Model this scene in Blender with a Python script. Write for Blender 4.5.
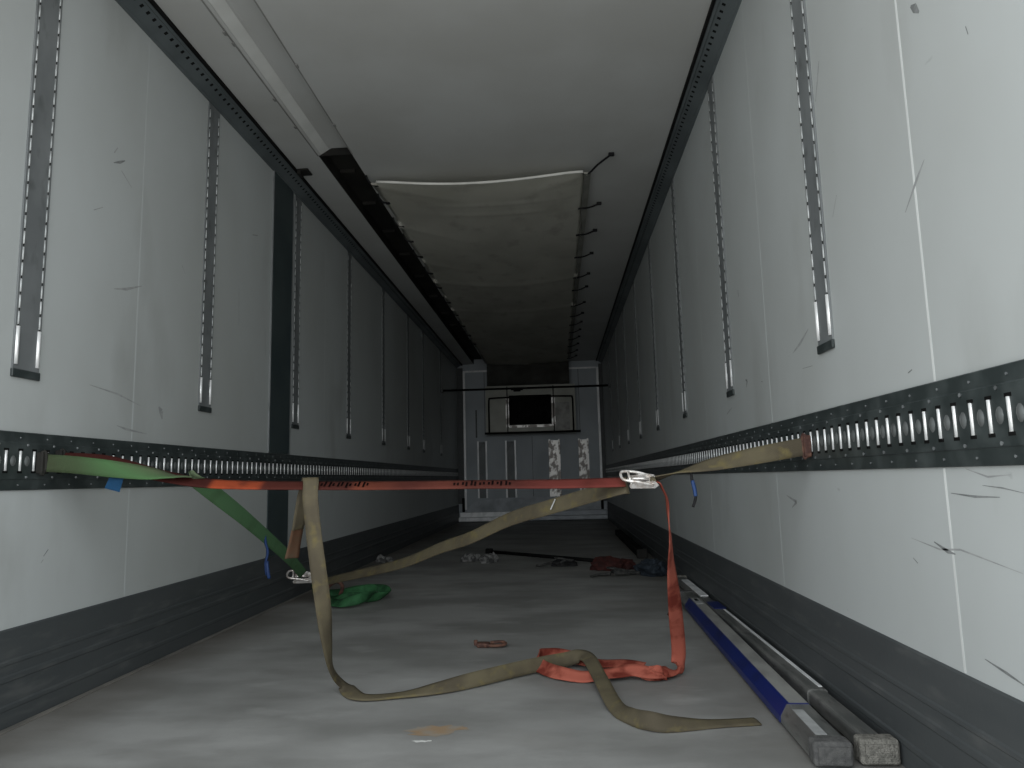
import bpy, bmesh, math, random
from mathutils import Vector, Matrix
R = random.Random(7)
C = bpy.context.scene
COL = C.collection
for o in list(bpy.data.objects): bpy.data.objects.remove(o)

# ------------------------------------------------------------------ camera
cam = bpy.data.cameras.new('camera'); cam_o = bpy.data.objects.new('camera', cam); COL.objects.link(cam_o)
cam.sensor_fit = 'HORIZONTAL'; cam.sensor_width = 36.0; cam.lens = 36.0 * 709.0 / 1024.0
cam.clip_start = 0.05
YAW, PIT, ROL = 0.0608, 0.1326, -0.0246
cam_o.matrix_world = (Matrix.Translation((0.4325, 0, 0.7027)) @ Matrix.Rotation(YAW, 4, 'Z') @
                      Matrix.Rotation(math.pi/2 + PIT, 4, 'X') @ Matrix.Rotation(ROL, 4, 'Z'))
C.camera = cam_o
# ------------------------------------------------------------------ world: overcast day seen by the open rear doors
EXPOSURE = 1.42
OPEN_Y = 0.85
w = bpy.data.worlds.new('world'); C.world = w; w.use_nodes = True
nt = w.node_tree; nt.nodes.clear()
out = nt.nodes.new('ShaderNodeOutputWorld'); bg = nt.nodes.new('ShaderNodeBackground')
tc = nt.nodes.new('ShaderNodeTexCoord'); sep = nt.nodes.new('ShaderNodeSeparateXYZ'); ramp = nt.nodes.new('ShaderNodeValToRGB')
mp = nt.nodes.new('ShaderNodeMapRange'); mp.inputs['From Min'].default_value = -1; mp.inputs['From Max'].default_value = 1
nt.links.new(tc.outputs['Generated'], sep.inputs[0]); nt.links.new(sep.outputs['Z'], mp.inputs['Value'])
nt.links.new(mp.outputs[0], ramp.inputs[0]); nt.links.new(ramp.outputs[0], bg.inputs[0]); nt.links.new(bg.outputs[0], out.inputs[0])
cr = ramp.color_ramp
cr.elements[0].position = 0.0; cr.elements[0].color = (0.44, 0.44, 0.43, 1)
cr.elements[1].position = 1.0; cr.elements[1].color = (0.60, 0.63, 0.645, 1)
e = cr.elements.new(0.48); e.color = (0.52, 0.52, 0.51, 1)
e = cr.elements.new(0.52); e.color = (0.80, 0.835, 0.85, 1)
bg.inputs[1].default_value = 1.3
# daylight portal in the open rear doorway (emits nothing itself, only guides the sky's light)
pl = bpy.data.lights.new('door_portal', 'AREA'); pl.shape = 'RECTANGLE'; pl.size = 2.48; pl.size_y = 2.66
pl.cycles.is_portal = True
po = bpy.data.objects.new('door_portal', pl); COL.objects.link(po)
po.location = (0, OPEN_Y - 0.02, 1.33); po.rotation_euler = (math.pi/2, 0, 0)
vs = C.view_settings
vs.view_transform = 'Standard'; vs.look = 'None'; vs.gamma = 1; vs.exposure = EXPOSURE; vs.use_curve_mapping = False
C.cycles.max_bounces = 10; C.cycles.diffuse_bounces = 7

# ------------------------------------------------------------------ materials
def mat(name, col, rough=0.5, metal=0.0, spec=0.5, var=None, vscale=(6, 6, 6), bump=0.0, bscale=60.0, detail=6, lo=.42, hi=.62, col3=None):
    """principled material; var = second colour blended by noise in object space."""
    m = bpy.data.materials.new(name); m.use_nodes = True
    n = m.node_tree.nodes; l = m.node_tree.links
    p = n['Principled BSDF']
    p.inputs['Base Color'].default_value = (*col, 1); p.inputs['Roughness'].default_value = rough
    p.inputs['Metallic'].default_value = metal; p.inputs['Specular IOR Level'].default_value = spec
    t = n.new('ShaderNodeTexCoord')
    def noise(scale3, sc=1.0, d=detail):
        mpn = n.new('ShaderNodeMapping'); mpn.inputs['Scale'].default_value = scale3
        l.new(t.outputs['Object'], mpn.inputs[0])
        nz = n.new('ShaderNodeTexNoise'); nz.inputs['Scale'].default_value = sc; nz.inputs['Detail'].default_value = d
        l.new(mpn.outputs[0], nz.inputs['Vector']); return nz
    def blend(fac_node, c_in, c2, a, b, amount=1.0):
        r = n.new('ShaderNodeMapRange'); r.inputs['From Min'].default_value = a; r.inputs['From Max'].default_value = b
        r.inputs['To Max'].default_value = amount
        l.new(fac_node.outputs[0], r.inputs['Value'])
        mx = n.new('ShaderNodeMix'); mx.data_type = 'RGBA'
        l.new(r.outputs[0], mx.inputs[0])
        if isinstance(c_in, tuple): mx.inputs[6].default_value = (*c_in, 1)
        else: l.new(c_in, mx.inputs[6])
        mx.inputs[7].default_value = (*c2, 1)
        return mx.outputs[2]
    if var:
        c = blend(noise(vscale), col, var, lo, hi)
        if col3: c = blend(noise(tuple(v*3.1 for v in vscale)), c, col3, .55, .72, .8)
        l.new(c, p.inputs['Base Color'])
    if bump:
        nz = noise((1, 1, 1), bscale); b = n.new('ShaderNodeBump'); b.inputs['Strength'].default_value = bump; b.inputs['Distance'].default_value = 0.01
        l.new(nz.outputs[0], b.inputs['Height']); l.new(b.outputs[0], p.inputs['Normal'])
    m['noise'] = 1
    return m, n, l, p, t, noise, blend

def M(*a, **k): return mat(*a, **k)[0]

# white laminate walls: faint cloudy dirt and short dark rub marks
m_wall, n, l, p, t, noise, blend = mat('white_laminate', (.50, .53, .53), .42, spec=.4)
c = blend(noise((.8, .8, .5)), (.50, .53, .53), (.42, .44, .43), .40, .68)
c = blend(noise((1.1, 3.0, 1.2), 1.0, 9), c, (.36, .375, .365), .60, .80, .8)
c = blend(noise((9, 10, 24), 1.0, 3), c, (.17, .18, .18), .755, .83, .55)
l.new(c, p.inputs['Base Color'])
nz = noise((1, 1, 1), 5.0, 2); b_ = n.new('ShaderNodeBump'); b_.inputs['Strength'].default_value = .05; b_.inputs['Distance'].default_value = .02
l.new(nz.outputs[0], b_.inputs['Height']); l.new(b_.outputs[0], p.inputs['Normal'])
m_ceil = M('ceiling_laminate', (.50, .51, .50), .5, spec=.3, var=(.45, .455, .44), vscale=(1.5, 1.5, 1))
# dirty floor with streaks running across
m_floor, n, l, p, t, noise, blend = mat('dusty_floor', (.30, .30, .29), .55, spec=.35)
c = blend(noise((1.3, 2.2, 1), 1.0, 8), (.31, .31, .302), (.205, .205, .197), .40, .60)
c = blend(noise((2.4, 5.0, 1), 1.0, 9), c, (.165, .163, .155), .54, .72, .6)
c = blend(noise((3.0, 6.0, 1), 1.0, 6), c, (.37, .37, .36), .60, .74, .55)
c = blend(noise((.9, 1.4, 1), 1.0, 5), c, (.215, .195, .17), .58, .76, .4)
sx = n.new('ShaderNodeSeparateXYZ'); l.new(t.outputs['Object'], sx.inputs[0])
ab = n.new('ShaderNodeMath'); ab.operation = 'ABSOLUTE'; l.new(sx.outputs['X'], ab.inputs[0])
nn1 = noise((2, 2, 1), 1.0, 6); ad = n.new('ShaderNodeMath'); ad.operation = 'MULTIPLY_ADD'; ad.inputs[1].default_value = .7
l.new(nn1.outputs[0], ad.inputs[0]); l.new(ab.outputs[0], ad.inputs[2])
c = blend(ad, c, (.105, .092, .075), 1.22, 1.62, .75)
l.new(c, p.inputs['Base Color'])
nz = noise((1.5, 4, 1), 3.0, 8); b_ = n.new('ShaderNodeBump'); b_.inputs['Strength'].default_value = .25; b_.inputs['Distance'].default_value = .01
l.new(nz.outputs[0], b_.inputs['Height']); l.new(b_.outputs[0], p.inputs['Normal'])
m_kick = M('kick_plate_grey', (.060, .067, .070), .5, metal=.0, spec=.4, var=(.078, .084, .086), vscale=(3, 2, 9), bump=.03, col3=(.10, .105, .105), lo=.45, hi=.8)
m_dark = M('dark_rail_steel', (.028, .036, .036), .42, spec=.5, var=(.06, .072, .072), vscale=(14, 14, 14), lo=.45, hi=.72)
m_corner = M('corner_rail_paint', (.085, .10, .105), .5, spec=.4, var=(.12, .14, .145), vscale=(2, 3, 2))
m_joint = M('dirty_joint', (.20, .20, .19), .7, var=(.26, .26, .25), vscale=(5, 3, 5))
m_black = M('black_void', (.006, .006, .006), .7, spec=.1, var=(.01, .01, .01))
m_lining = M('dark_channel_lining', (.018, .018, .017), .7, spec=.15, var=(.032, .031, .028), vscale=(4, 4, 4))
m_strip = M('galvanised_grey', (.165, .178, .183), .55, metal=.15, var=(.215, .23, .235), vscale=(6, 6, 3), col3=(.10, .11, .11))
m_dash = M('worn_ridge', (.46, .48, .48), .4, metal=.3, var=(.26, .28, .28), vscale=(5, 5, 6), lo=.4, hi=.6)
m_bright = M('bright_worn_steel', (.95, .96, .96), .32, metal=.35, var=(.80, .82, .82), vscale=(20, 20, 20))
m_dimple = M('dimple_steel', (.20, .215, .215), .38, metal=.5, var=(.14, .15, .15))
m_post = M('aluminium_profile', (.93, .94, .95), .42, metal=.15, var=(.74, .76, .77), vscale=(10, 10, 4))
m_pillar = M('dark_teal_panel', (.030, .046, .050), .45, spec=.5, var=(.045, .062, .064), vscale=(3, 3, 3))
m_seam = M('panel_joint_white', (.72, .74, .73), .4, var=(.64, .66, .65))
m_seam2 = M('panel_joint_grey', (.52, .55, .545), .42, spec=.4, var=(.47, .495, .49))
m_seam3 = M('panel_joint_plain', (.50, .53, .53), .42, spec=.4, var=(.48, .51, .505))
m_bulk = M('bulkhead_blue_grey', (.43, .475, .51), .5, var=(.36, .40, .435), vscale=(2, 2, 1.2))
m_bulk2 = M('bulkhead_pale', (.50, .54, .58), .5, var=(.30, .33, .36), vscale=(5, 5, 5), lo=.4, hi=.7)
m_unit = M('evaporator_beige', (.50, .51, .455), .5, var=(.42, .43, .38), vscale=(3, 3, 3))
m_worn = M('worn_aluminium', (.92, .90, .87), .38, metal=.25, var=(.20, .18, .165), vscale=(9, 9, 7), lo=.47, hi=.55)
m_canvas = M('cream_canvas', (.80, .79, .72), .85, spec=.1, var=(.70, .69, .62), vscale=(2.2, 1.4, 1), bump=.12, bscale=180, col3=(.60, .58, .52))
m_hem = M('white_hem', (.80, .80, .76), .7, spec=.2, var=(.68, .68, .64))
m_cord = M('black_elastic', (.010, .010, .012), .7, spec=.2, var=(.02, .02, .02))
m_orange, n, l, p, t, noise, blend = mat('orange_webbing', (.30, .07, .04), .75, spec=.15, bump=.25, bscale=420)
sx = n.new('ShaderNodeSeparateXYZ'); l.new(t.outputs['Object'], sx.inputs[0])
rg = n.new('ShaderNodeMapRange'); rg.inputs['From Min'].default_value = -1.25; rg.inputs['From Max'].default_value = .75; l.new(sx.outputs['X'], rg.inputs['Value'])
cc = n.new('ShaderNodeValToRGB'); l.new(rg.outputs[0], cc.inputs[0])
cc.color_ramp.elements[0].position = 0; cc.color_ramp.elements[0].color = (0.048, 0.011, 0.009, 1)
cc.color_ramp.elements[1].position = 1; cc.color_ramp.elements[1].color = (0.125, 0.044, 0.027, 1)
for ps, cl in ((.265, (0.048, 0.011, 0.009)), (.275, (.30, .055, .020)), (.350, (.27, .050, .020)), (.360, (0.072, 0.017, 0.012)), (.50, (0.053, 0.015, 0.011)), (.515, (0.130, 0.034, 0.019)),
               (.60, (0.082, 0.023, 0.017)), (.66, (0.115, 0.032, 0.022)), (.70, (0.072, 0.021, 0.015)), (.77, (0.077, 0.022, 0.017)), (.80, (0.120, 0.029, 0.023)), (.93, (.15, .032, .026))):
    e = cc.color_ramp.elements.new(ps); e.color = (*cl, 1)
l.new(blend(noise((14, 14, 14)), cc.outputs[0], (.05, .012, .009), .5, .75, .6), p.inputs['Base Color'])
m_orange2 = M('clean_orange_webbing', (.38, .105, .072), .75, spec=.15, var=(.16, .030, .020), vscale=(13, 13, 13), bump=.3, bscale=420, lo=.46, hi=.62)
m_olive = M('dirty_olive_webbing', (.125, .107, .068), .8, spec=.15, var=(.085, .072, .050), vscale=(7, 7, 7), bump=.25, bscale=420, col3=(.17, .14, .060))
m_green, n, l, p, t, noise, blend = mat('green_webbing', (.075, .16, .070), .75, spec=.15, bump=.25, bscale=420)
sx = n.new('ShaderNodeSeparateXYZ'); l.new(t.outputs['Object'], sx.inputs[0])
rg = n.new('ShaderNodeMapRange'); rg.inputs['From Min'].default_value = 2.18; rg.inputs['From Max'].default_value = 2.38; l.new(sx.outputs['Y'], rg.inputs['Value'])
cc = n.new('ShaderNodeValToRGB'); l.new(rg.outputs[0], cc.inputs[0])
cc.color_ramp.elements[0].color = (.05, .052, .030, 1); cc.color_ramp.elements[1].color = (.12, .25, .12, 1)
for ps, cl in ((.15, (.055, .085, .04)), (.26, (.07, .15, .06)), (.42, (.085, .11, .06)), (.6, (.09, .12, .07))):
    e = cc.color_ramp.elements.new(ps); e.color = (*cl, 1)
l.new(blend(noise((9, 9, 9)), cc.outputs[0], (.06, .10, .05), .5, .75, .5), p.inputs['Base Color'])
m_green2 = M('bright_green_webbing', (.045, .16, .065), .7, spec=.2, var=(.02, .07, .03), vscale=(12, 12, 12), bump=.2, bscale=420)
m_rust = M('rusty_brown_steel', (.060, .024, .018), .7, var=(.14, .065, .042), vscale=(40, 40, 40), bump=.3, bscale=200)
m_rustweb = M('rusty_webbing', (.13, .065, .040), .8, spec=.1, var=(.10, .07, .045), vscale=(12, 12, 12), bump=.25, bscale=420)
m_bluetag = M('blue_label', (.01, .10, .24), .5, var=(.01, .08, .20), vscale=(20, 20, 20))
m_bluec = M('blue_cord', (.012, .05, .17), .6, var=(.01, .03, .11))
m_print = M('dark_print', (.006, .004, .004), .95, spec=0, var=(.010, .006, .006))
m_blue = M('blue_painted_steel', (.008, .018, .12), .35, spec=.45, var=(.006, .012, .07), vscale=(10, 8, 10), lo=.5, hi=.75)
m_beam = M('dusty_steel_tube', (.135, .14, .135), .36, metal=.35, var=(.22, .22, .21), vscale=(20, 5, 20), col3=(.07, .07, .07))
m_dusty = M('dusty_top', (.30, .30, .285), .6, var=(.22, .22, .21), vscale=(14, 6, 14))
m_sticker = M('pale_sticker', (.40, .41, .41), .5, var=(.33, .34, .34), vscale=(30, 30, 30))
m_foot = M('dusty_rubber', (.085, .085, .085), .8, spec=.2, var=(.125, .125, .122), vscale=(60, 60, 60), bump=.4, bscale=260)
m_foot2 = M('crusty_rubber', (.17, .165, .148), .8, spec=.2, var=(.26, .25, .225), vscale=(60, 60, 60), bump=.7, bscale=200, col3=(.07, .07, .065))
m_paper = M('pale_rag', (.20, .20, .195), .8, var=(.07, .07, .07), vscale=(24, 24, 24), lo=.45, hi=.55)
m_red = M('red_rag', (.055, .010, .007), .85, var=(.03, .006, .005), vscale=(20, 20, 20))
m_navy = M('dark_blue_rag', (.022, .032, .045), .85, var=(.012, .02, .03), vscale=(20, 20, 20))
m_darkg = M('dark_oily_steel', (.05, .05, .05), .5, metal=.3, var=(.10, .10, .095), vscale=(40, 40, 40))
m_scuff = M('rub_mark', (.17, .18, .18), .6, spec=.2, var=(.26, .27, .27), vscale=(30, 30, 30))
m_scuffl = M('faint_rub_mark', (.30, .31, .31), .6, spec=.2, var=(.38, .39, .39), vscale=(30, 30, 30))
m_stain = M('rust_stain', (.30, .21, .13), .7, var=(.27, .24, .20), vscale=(20, 20, 20))
m_paint = M('white_paint_chip', (.75, .75, .73), .6, var=(.6, .6, .58))

# ------------------------------------------------------------------ mesh helpers
def link(name, bm, mats, parent=None, smooth=False, loc=None):
    if not isinstance(mats, (list, tuple)): mats = [mats]
    bmesh.ops.recalc_face_normals(bm, faces=bm.faces[:])
    me = bpy.data.meshes.new(name); bm.to_mesh(me); bm.free()
    for m in mats: me.materials.append(m)
    if smooth:
        for pgn in me.polygons: pgn.use_smooth = True
    o = bpy.data.objects.new(name, me); COL.objects.link(o)
    if parent: o.parent = parent
    if loc: o.location = loc
    return o
def box(bm, x0, x1, y0, y1, z0, z1, mi=0):
    v = [bm.verts.new((x, y, z)) for x in (x0, x1) for y in (y0, y1) for z in (z0, z1)]
    for q in ((0,1,3,2),(4,6,7,5),(0,4,5,1),(2,3,7,6),(0,2,6,4),(1,5,7,3)):
        f = bm.faces.new([v[i] for i in q]); f.material_index = mi
    return v
def bbox(bm, x0, x1, y0, y1, z0, z1, r=.004, seg=2, mi=0):
    """bevelled box"""
    b2 = bmesh.new(); box(b2, x0, x1, y0, y1, z0, z1)
    bmesh.ops.bevel(b2, geom=b2.edges[:], offset=r, segments=seg, affect='EDGES', profile=.5)
    for f in b2.faces: f.material_index = mi
    add(bm, b2)
def add(bm, b2, mx=None):
    if mx is not None: bmesh.ops.transform(b2, matrix=mx, verts=b2.verts[:])
    vm = [bm.verts.new(v.co) for v in b2.verts]
    b2.verts.index_update()
    for f in b2.faces:
        try:
            g = bm.faces.new([vm[v.index] for v in f.verts]); g.material_index = f.material_index; g.smooth = f.smooth
        except ValueError: pass
    b2.free()
def extrude_y(bm, prof, y0, y1, closed=True, mi=0, caps=True):
    """prism of an (x,z) outline along y"""
    a = [bm.verts.new((x, y0, z)) for x, z in prof]; b = [bm.verts.new((x, y1, z)) for x, z in prof]
    n_ = len(prof)
    for i in range(n_ if closed else n_ - 1):
        j = (i + 1) % n_
        f = bm.faces.new((a[i], a[j], b[j], b[i])); f.material_index = mi
    if caps and closed:
        for q in (a, b): f = bm.faces.new(q); f.material_index = mi
def cr_interp(P, n=6):
    P = [Vector(p) for p in P]; out = []
    for i in range(len(P) - 1):
        p0 = P[max(i-1, 0)]; p1 = P[i]; p2 = P[i+1]; p3 = P[min(i+2, len(P)-1)]
        for k in range(n):
            t_ = k / n
            out.append(.5*((2*p1) + (p2-p0)*t_ + (2*p0-5*p1+4*p2-p3)*t_*t_ + (3*p1-p0-3*p2+p3)*t_**3))
    out.append(P[-1]); return out
def tube(bm, pts, r, seg=8, mi=0, n=4, taper=None):
    pts = cr_interp(pts, n) if n > 1 else [Vector(p) for p in pts]
    up = Vector((0.13, .21, 1)).normalized(); rings = []
    for i, p in enumerate(pts):
        tg = (pts[min(i+1, len(pts)-1)] - pts[max(i-1, 0)]).normalized()
        a = tg.cross(up)
        if a.length < .05: a = tg.cross(Vector((1, 0, 0)))
        a.normalize(); b = tg.cross(a).normalized()
        rr = r if taper is None else r * (taper[0] + (taper[1]-taper[0]) * i/(len(pts)-1))
        rings.append([bm.verts.new(p + rr*(math.cos(2*math.pi*k/seg)*a + math.sin(2*math.pi*k/seg)*b)) for k in range(seg)])
    for i in range(len(rings)-1):
        for k in range(seg):
            f = bm.faces.new((rings[i][k], rings[i][(k+1) % seg], rings[i+1][(k+1) % seg], rings[i+1][k])); f.smooth = True; f.material_index = mi
    for q in (rings[0], rings[-1]): f = bm.faces.new(q); f.material_index = mi
def cyl(bm, a, b, r, seg=12, mi=0): tube(bm, [a, b], r, seg, mi, 1)
def ribbon(name, P, Wd, width, m, parent=None, thick=.003, n=8, ripple=0.0, floor=None):
    """woven strap: path P, width direction Wd per path point"""
    pts = cr_interp(P, n); ws = cr_interp(Wd, n); bm = bmesh.new(); rows = []
    rr = random.Random(len(P)*7+3); ph = rr.random()*6
    for i, p in enumerate(pts):
        tg = (pts[min(i+1, len(pts)-1)] - pts[max(i-1, 0)]).normalized()
        wv = ws[i] - tg*ws[i].dot(tg); wv.normalize(); nn = tg.cross(wv).normalized()
        row = []
        p = p + nn*ripple*math.sin(i*.55+ph)
        for s in (1, -1):
            for k in range(5):
                u = (k/4 - .5)*s
                q = p + wv*u*width + nn*(thick*.5*s + .0035*math.cos(u*math.pi)*0.6)
                if floor is not None and q.z < floor: q.z = floor + (.0005 if s > 0 else 0)
                row.append(bm.verts.new(q))
        rows.append(row)
    for i in range(len(rows)-1):
        L = len(rows[0])
        for k in range(L):
            f = bm.faces.new((rows[i][k], rows[i][(k+1) % L], rows[i+1][(k+1) % L], rows[i+1][k])); f.smooth = True
    bm.faces.new(rows[0]); bm.faces.new(rows[-1])
    return link(name, bm, m, parent)
def tag(o, label=None, cat=None, group=None, kind=None):
    if label: o['label'] = label
    if cat: o['category'] = cat
    if group: o['group'] = group
    if kind: o['kind'] = kind
    return o
def thing(name, label, cat, loc=(0, 0, 0), group=None):
    o = bpy.data.objects.new(name, None); COL.objects.link(o); o.location = loc; o.empty_display_size = .1
    bpy.context.view_layer.update()
    return tag(o, label, cat, group)
def struct(name, bm, m, label=None, cat=None, smooth=False):
    o = link(name, bm, m, smooth=smooth); o['kind'] = 'structure'
    if label: o['label'] = label
    if cat: o['category'] = cat
    return o
def dup(root, loc, label=None, mirror=False):
    r = root.copy(); COL.objects.link(r); r.location = loc
    if mirror: r.rotation_euler = (0, 0, math.pi)
    if label: r['label'] = label
    for ch in list(root.children):
        c_ = ch.copy(); COL.objects.link(c_); c_.parent = r
        for g in ch.children:
            d = g.copy(); COL.objects.link(d); d.parent = c_
    return r
def lump(bm, c_, rx, ry, rz, seed, amp=.35, mi=0, sub=3):
    """crumpled cloth-like lump resting on z=c_.z"""
    b2 = bmesh.new(); bmesh.ops.create_icosphere(b2, subdivisions=sub, radius=1)
    q = random.Random(seed); ks = [(Vector((q.uniform(-1, 1), q.uniform(-1, 1), q.uniform(-1, 1)))*5, q.random()*6) for _ in range(6)]
    for v in b2.verts:
        d = v.co.copy(); s = 1 + amp*sum(abs(math.sin(d.dot(k)+a)) - .6 for k, a in ks)/3
        v.co = Vector((d.x*rx*s, d.y*ry*s, max(d.z*s, -.35)*rz + .35*rz)) + Vector(c_)
        if v.co.z < c_[2]+.0005: v.co.z = c_[2]+.0005
    for f in b2.faces: f.smooth = False; f.material_index = mi
    add(bm, b2)

# ------------------------------------------------------------------ the setting
W, H, D = 1.24, 2.66, 11.95
Y0 = OPEN_Y
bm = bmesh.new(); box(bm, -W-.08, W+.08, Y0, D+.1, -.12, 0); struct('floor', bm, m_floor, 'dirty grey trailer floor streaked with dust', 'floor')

def wall(side, marks):
    bm = bmesh.new(); s = side
    box(bm, min(s*W, s*(W+.08)), max(s*W, s*(W+.08)), Y0, D, 0, 2.80)
    for pts, wd, mi in marks:
        for i in range(len(pts)-1):
            a, b = Vector((0, *pts[i])), Vector((0, *pts[i+1])); d = (b-a).normalized(); nn = Vector((0, -d.z, d.y))
            w0 = wd*(.25 if i == 0 else 1)/2; w1 = wd*(.25 if i == len(pts)-2 else 1)/2
            vv = [a+nn*w0, a-nn*w0, b-nn*w1, b+nn*w1]
            f = bm.faces.new([bm.verts.new((s*(W-.0004), q.y, q.z)) for q in vv]); f.material_index = mi
    return struct('wall_left' if s < 0 else 'wall_right', bm, [m_wall, m_scuff, m_scuffl],
                  'white laminated side wall with rub marks, ' + ('left' if s < 0 else 'right'), 'wall')
wall(1, [([(1.72, .545), (1.60, .531), (1.52, .538), (1.33, .516)], .004, 2), ([(1.62, .545), (1.57, .53), (1.54, .527)], .009, 1),
         ([(1.475, .337), (1.41, .328), (1.35, .318)], .006, 1), ([(1.533, .651), (1.45, .646), (1.37, .647)], .005, 1), ([(1.42, .668), (1.36, .664), (1.30, .656)], .003, 1),
         ([(1.47, .70), (1.40, .684), (1.33, .688)], .004, 2), ([(1.49, 1.71), (1.475, 1.695), (1.46, 1.675)], .02, 1), ([(1.31, 1.54), (1.305, 1.52)], .01, 1),
         ([(2.81, 1.056), (2.79, 1.052)], .012, 1), ([(3.04, 1.094), (3.01, 1.086), (3.03, 1.06)], .012, 1), ([(3.06, 1.49), (3.055, 1.46)], .02, 1),
         ([(2.34, 1.035), (2.25, 1.03)], .006, 1), ([(1.66, .92), (1.64, .925)], .012, 1), ([(2.42, 1.10), (2.34, 1.12), (2.26, 1.15)], .012, 2),
         ([(1.60, 1.28), (1.54, 1.33), (1.50, 1.36)], .01, 2), ([(1.72, .50), (1.70, .49)], .008, 1), ([(3.4, .98), (3.3, 1.0)], .02, 2), ([(2.0, 1.42), (1.96, 1.47)], .012, 2),
         ([(2.60, .62), (2.5, .60), (2.55, .58)], .012, 2), ([(2.05, 1.8), (2.0, 1.9)], .02, 2)])
wall(-1, [([(2.50, 1.95), (2.54, 1.97), (2.57, 1.99)], .012, 1), ([(2.55, 1.94), (2.62, 1.90)], .014, 2), ([(2.50, 1.99), (2.52, 2.02)], .02, 2), ([(2.54, 1.46), (2.62, 1.48), (2.72, 1.52)], .012, 2),
          ([(2.43, 1.075), (2.6, 1.06), (2.75, 1.03)], .008, 2), ([(2.88, 1.04), (2.90, 1.02), (2.91, .99)], .03, 2), ([(2.25, .49), (2.27, .51)], .012, 1), ([(2.24, .47), (2.25, .48)], .01, 2),
          ([(3.02, 1.70), (3.05, 1.67)], .01, 2), ([(2.60, .94), (2.66, .93), (2.8, .92)], .01, 2), ([(3.6, 1.75), (3.61, 1.55)], .012, 2), ([(3.95, 1.6), (3.96, 1.45)], .012, 2),
          ([(3.75, 2.1), (3.82, 2.12)], .02, 2), ([(2.4, 1.72), (2.45, 1.75)], .012, 2)])
# ceiling with the open channel on the left
bm = bmesh.new()
box(bm, -W, -.945, Y0, D, H, H+.14); box(bm, -.74, W, Y0, D, H, H+.14)
box(bm, -.945, -.74, Y0, D, H+.09, H+.14)
struct('ceiling', bm, m_ceil, 'pale grey ceiling of the trailer', 'ceiling')
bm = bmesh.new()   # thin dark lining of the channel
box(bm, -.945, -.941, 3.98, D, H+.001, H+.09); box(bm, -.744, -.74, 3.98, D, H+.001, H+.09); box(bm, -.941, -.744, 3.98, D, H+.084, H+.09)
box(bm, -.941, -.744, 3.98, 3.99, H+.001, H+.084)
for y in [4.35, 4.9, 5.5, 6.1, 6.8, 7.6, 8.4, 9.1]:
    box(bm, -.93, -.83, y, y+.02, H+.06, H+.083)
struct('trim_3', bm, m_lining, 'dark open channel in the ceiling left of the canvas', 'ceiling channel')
bm = bmesh.new()
extrude_y(bm, [(-.945, H+.001), (-.938, H+.002), (-.872, H+.042), (-.864, H+.045), (-.7405, H+.045), (-.7405, H+.089), (-.945, H+.089)], Y0, 3.978)
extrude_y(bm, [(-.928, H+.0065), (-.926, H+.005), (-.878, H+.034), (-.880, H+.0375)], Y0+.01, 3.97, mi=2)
for x in (-.948, -.7375): box(bm, x-.0035, x+.0035, Y0, 3.978, H-.0015, H+.002, 1)
for x, y in ((-.953, 2.78), (-.950, 2.86), (-.953, 3.33), (-.953, 3.62), (-.733, 3.05), (-.733, 3.62)):
    box(bm, x-.006, x+.006, y-.012, y+.012, H-.006, H-.0005, 1)
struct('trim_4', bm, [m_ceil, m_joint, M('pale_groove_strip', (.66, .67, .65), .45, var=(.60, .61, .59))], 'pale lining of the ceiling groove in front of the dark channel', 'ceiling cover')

# kick plates
def kick(s):
    bm = bmesh.new()
    prof = [(W, .001), (W-.0075, .001), (W-.0075, .05), (W-.0095, .055), (W-.0095, .065), (W-.0065, .07), (W-.0065, .132), (W-.0095, .137), (W-.0095, .150),
            (W-.0065, .155), (W-.0065, .182), (W-.0090, .186), (W-.0090, .194), (W-.005, .198), (W-.005, .285), (W-.0015, .290), (W, .290)]
    extrude_y(bm, [(s*x, z) for x, z in prof], Y0+.002, D-.002)
    struct('baseboard_left' if s < 0 else 'baseboard_right', bm, m_kick, 'dark grey ribbed kick plate along the %s wall' % ('left' if s < 0 else 'right'), 'kick plate')
kick(-1); kick(1)
# panel joints
def joints(s, ys, m, names):
    for y, nm, m_ in zip(ys, names, m):
        bm = bmesh.new()
        for z0, z1 in ((.292, .702), (.886, 2.60)):
            box(bm, min(s*W, s*(W-.0003)), max(s*W, s*(W-.0003)), y-.004, y+.004, z0, z1)
        struct(nm, bm, m_)
joints(1, [1.55, 2.705, 3.86, 5.02], [m_seam, m_seam2, m_seam2, m_seam2], ['trim_%d' % i for i in (10, 11, 12, 13)])
joints(-1, [2.70, 5.02], [m_seam3, m_seam3], ['trim_14', 'trim_15'])
# dark full-height pillar panel on the left
bm = bmesh.new(); bbox(bm, -W, -W+.006, 4.03, 4.34, .292, .702, .001, 1); bbox(bm, -W, -W+.006, 4.03, 4.34, .886, 2.602, .001, 1)
box(bm, -W, -W+.008, 4.02, 4.03, .886, 2.602, 1); box(bm, -W, -W+.007, 4.34, 4.352, .886, 2.602, 1)
struct('trim_16', bm, [m_pillar, m_strip], 'dark teal full-height panel on the left wall', 'wall panel')
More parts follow.
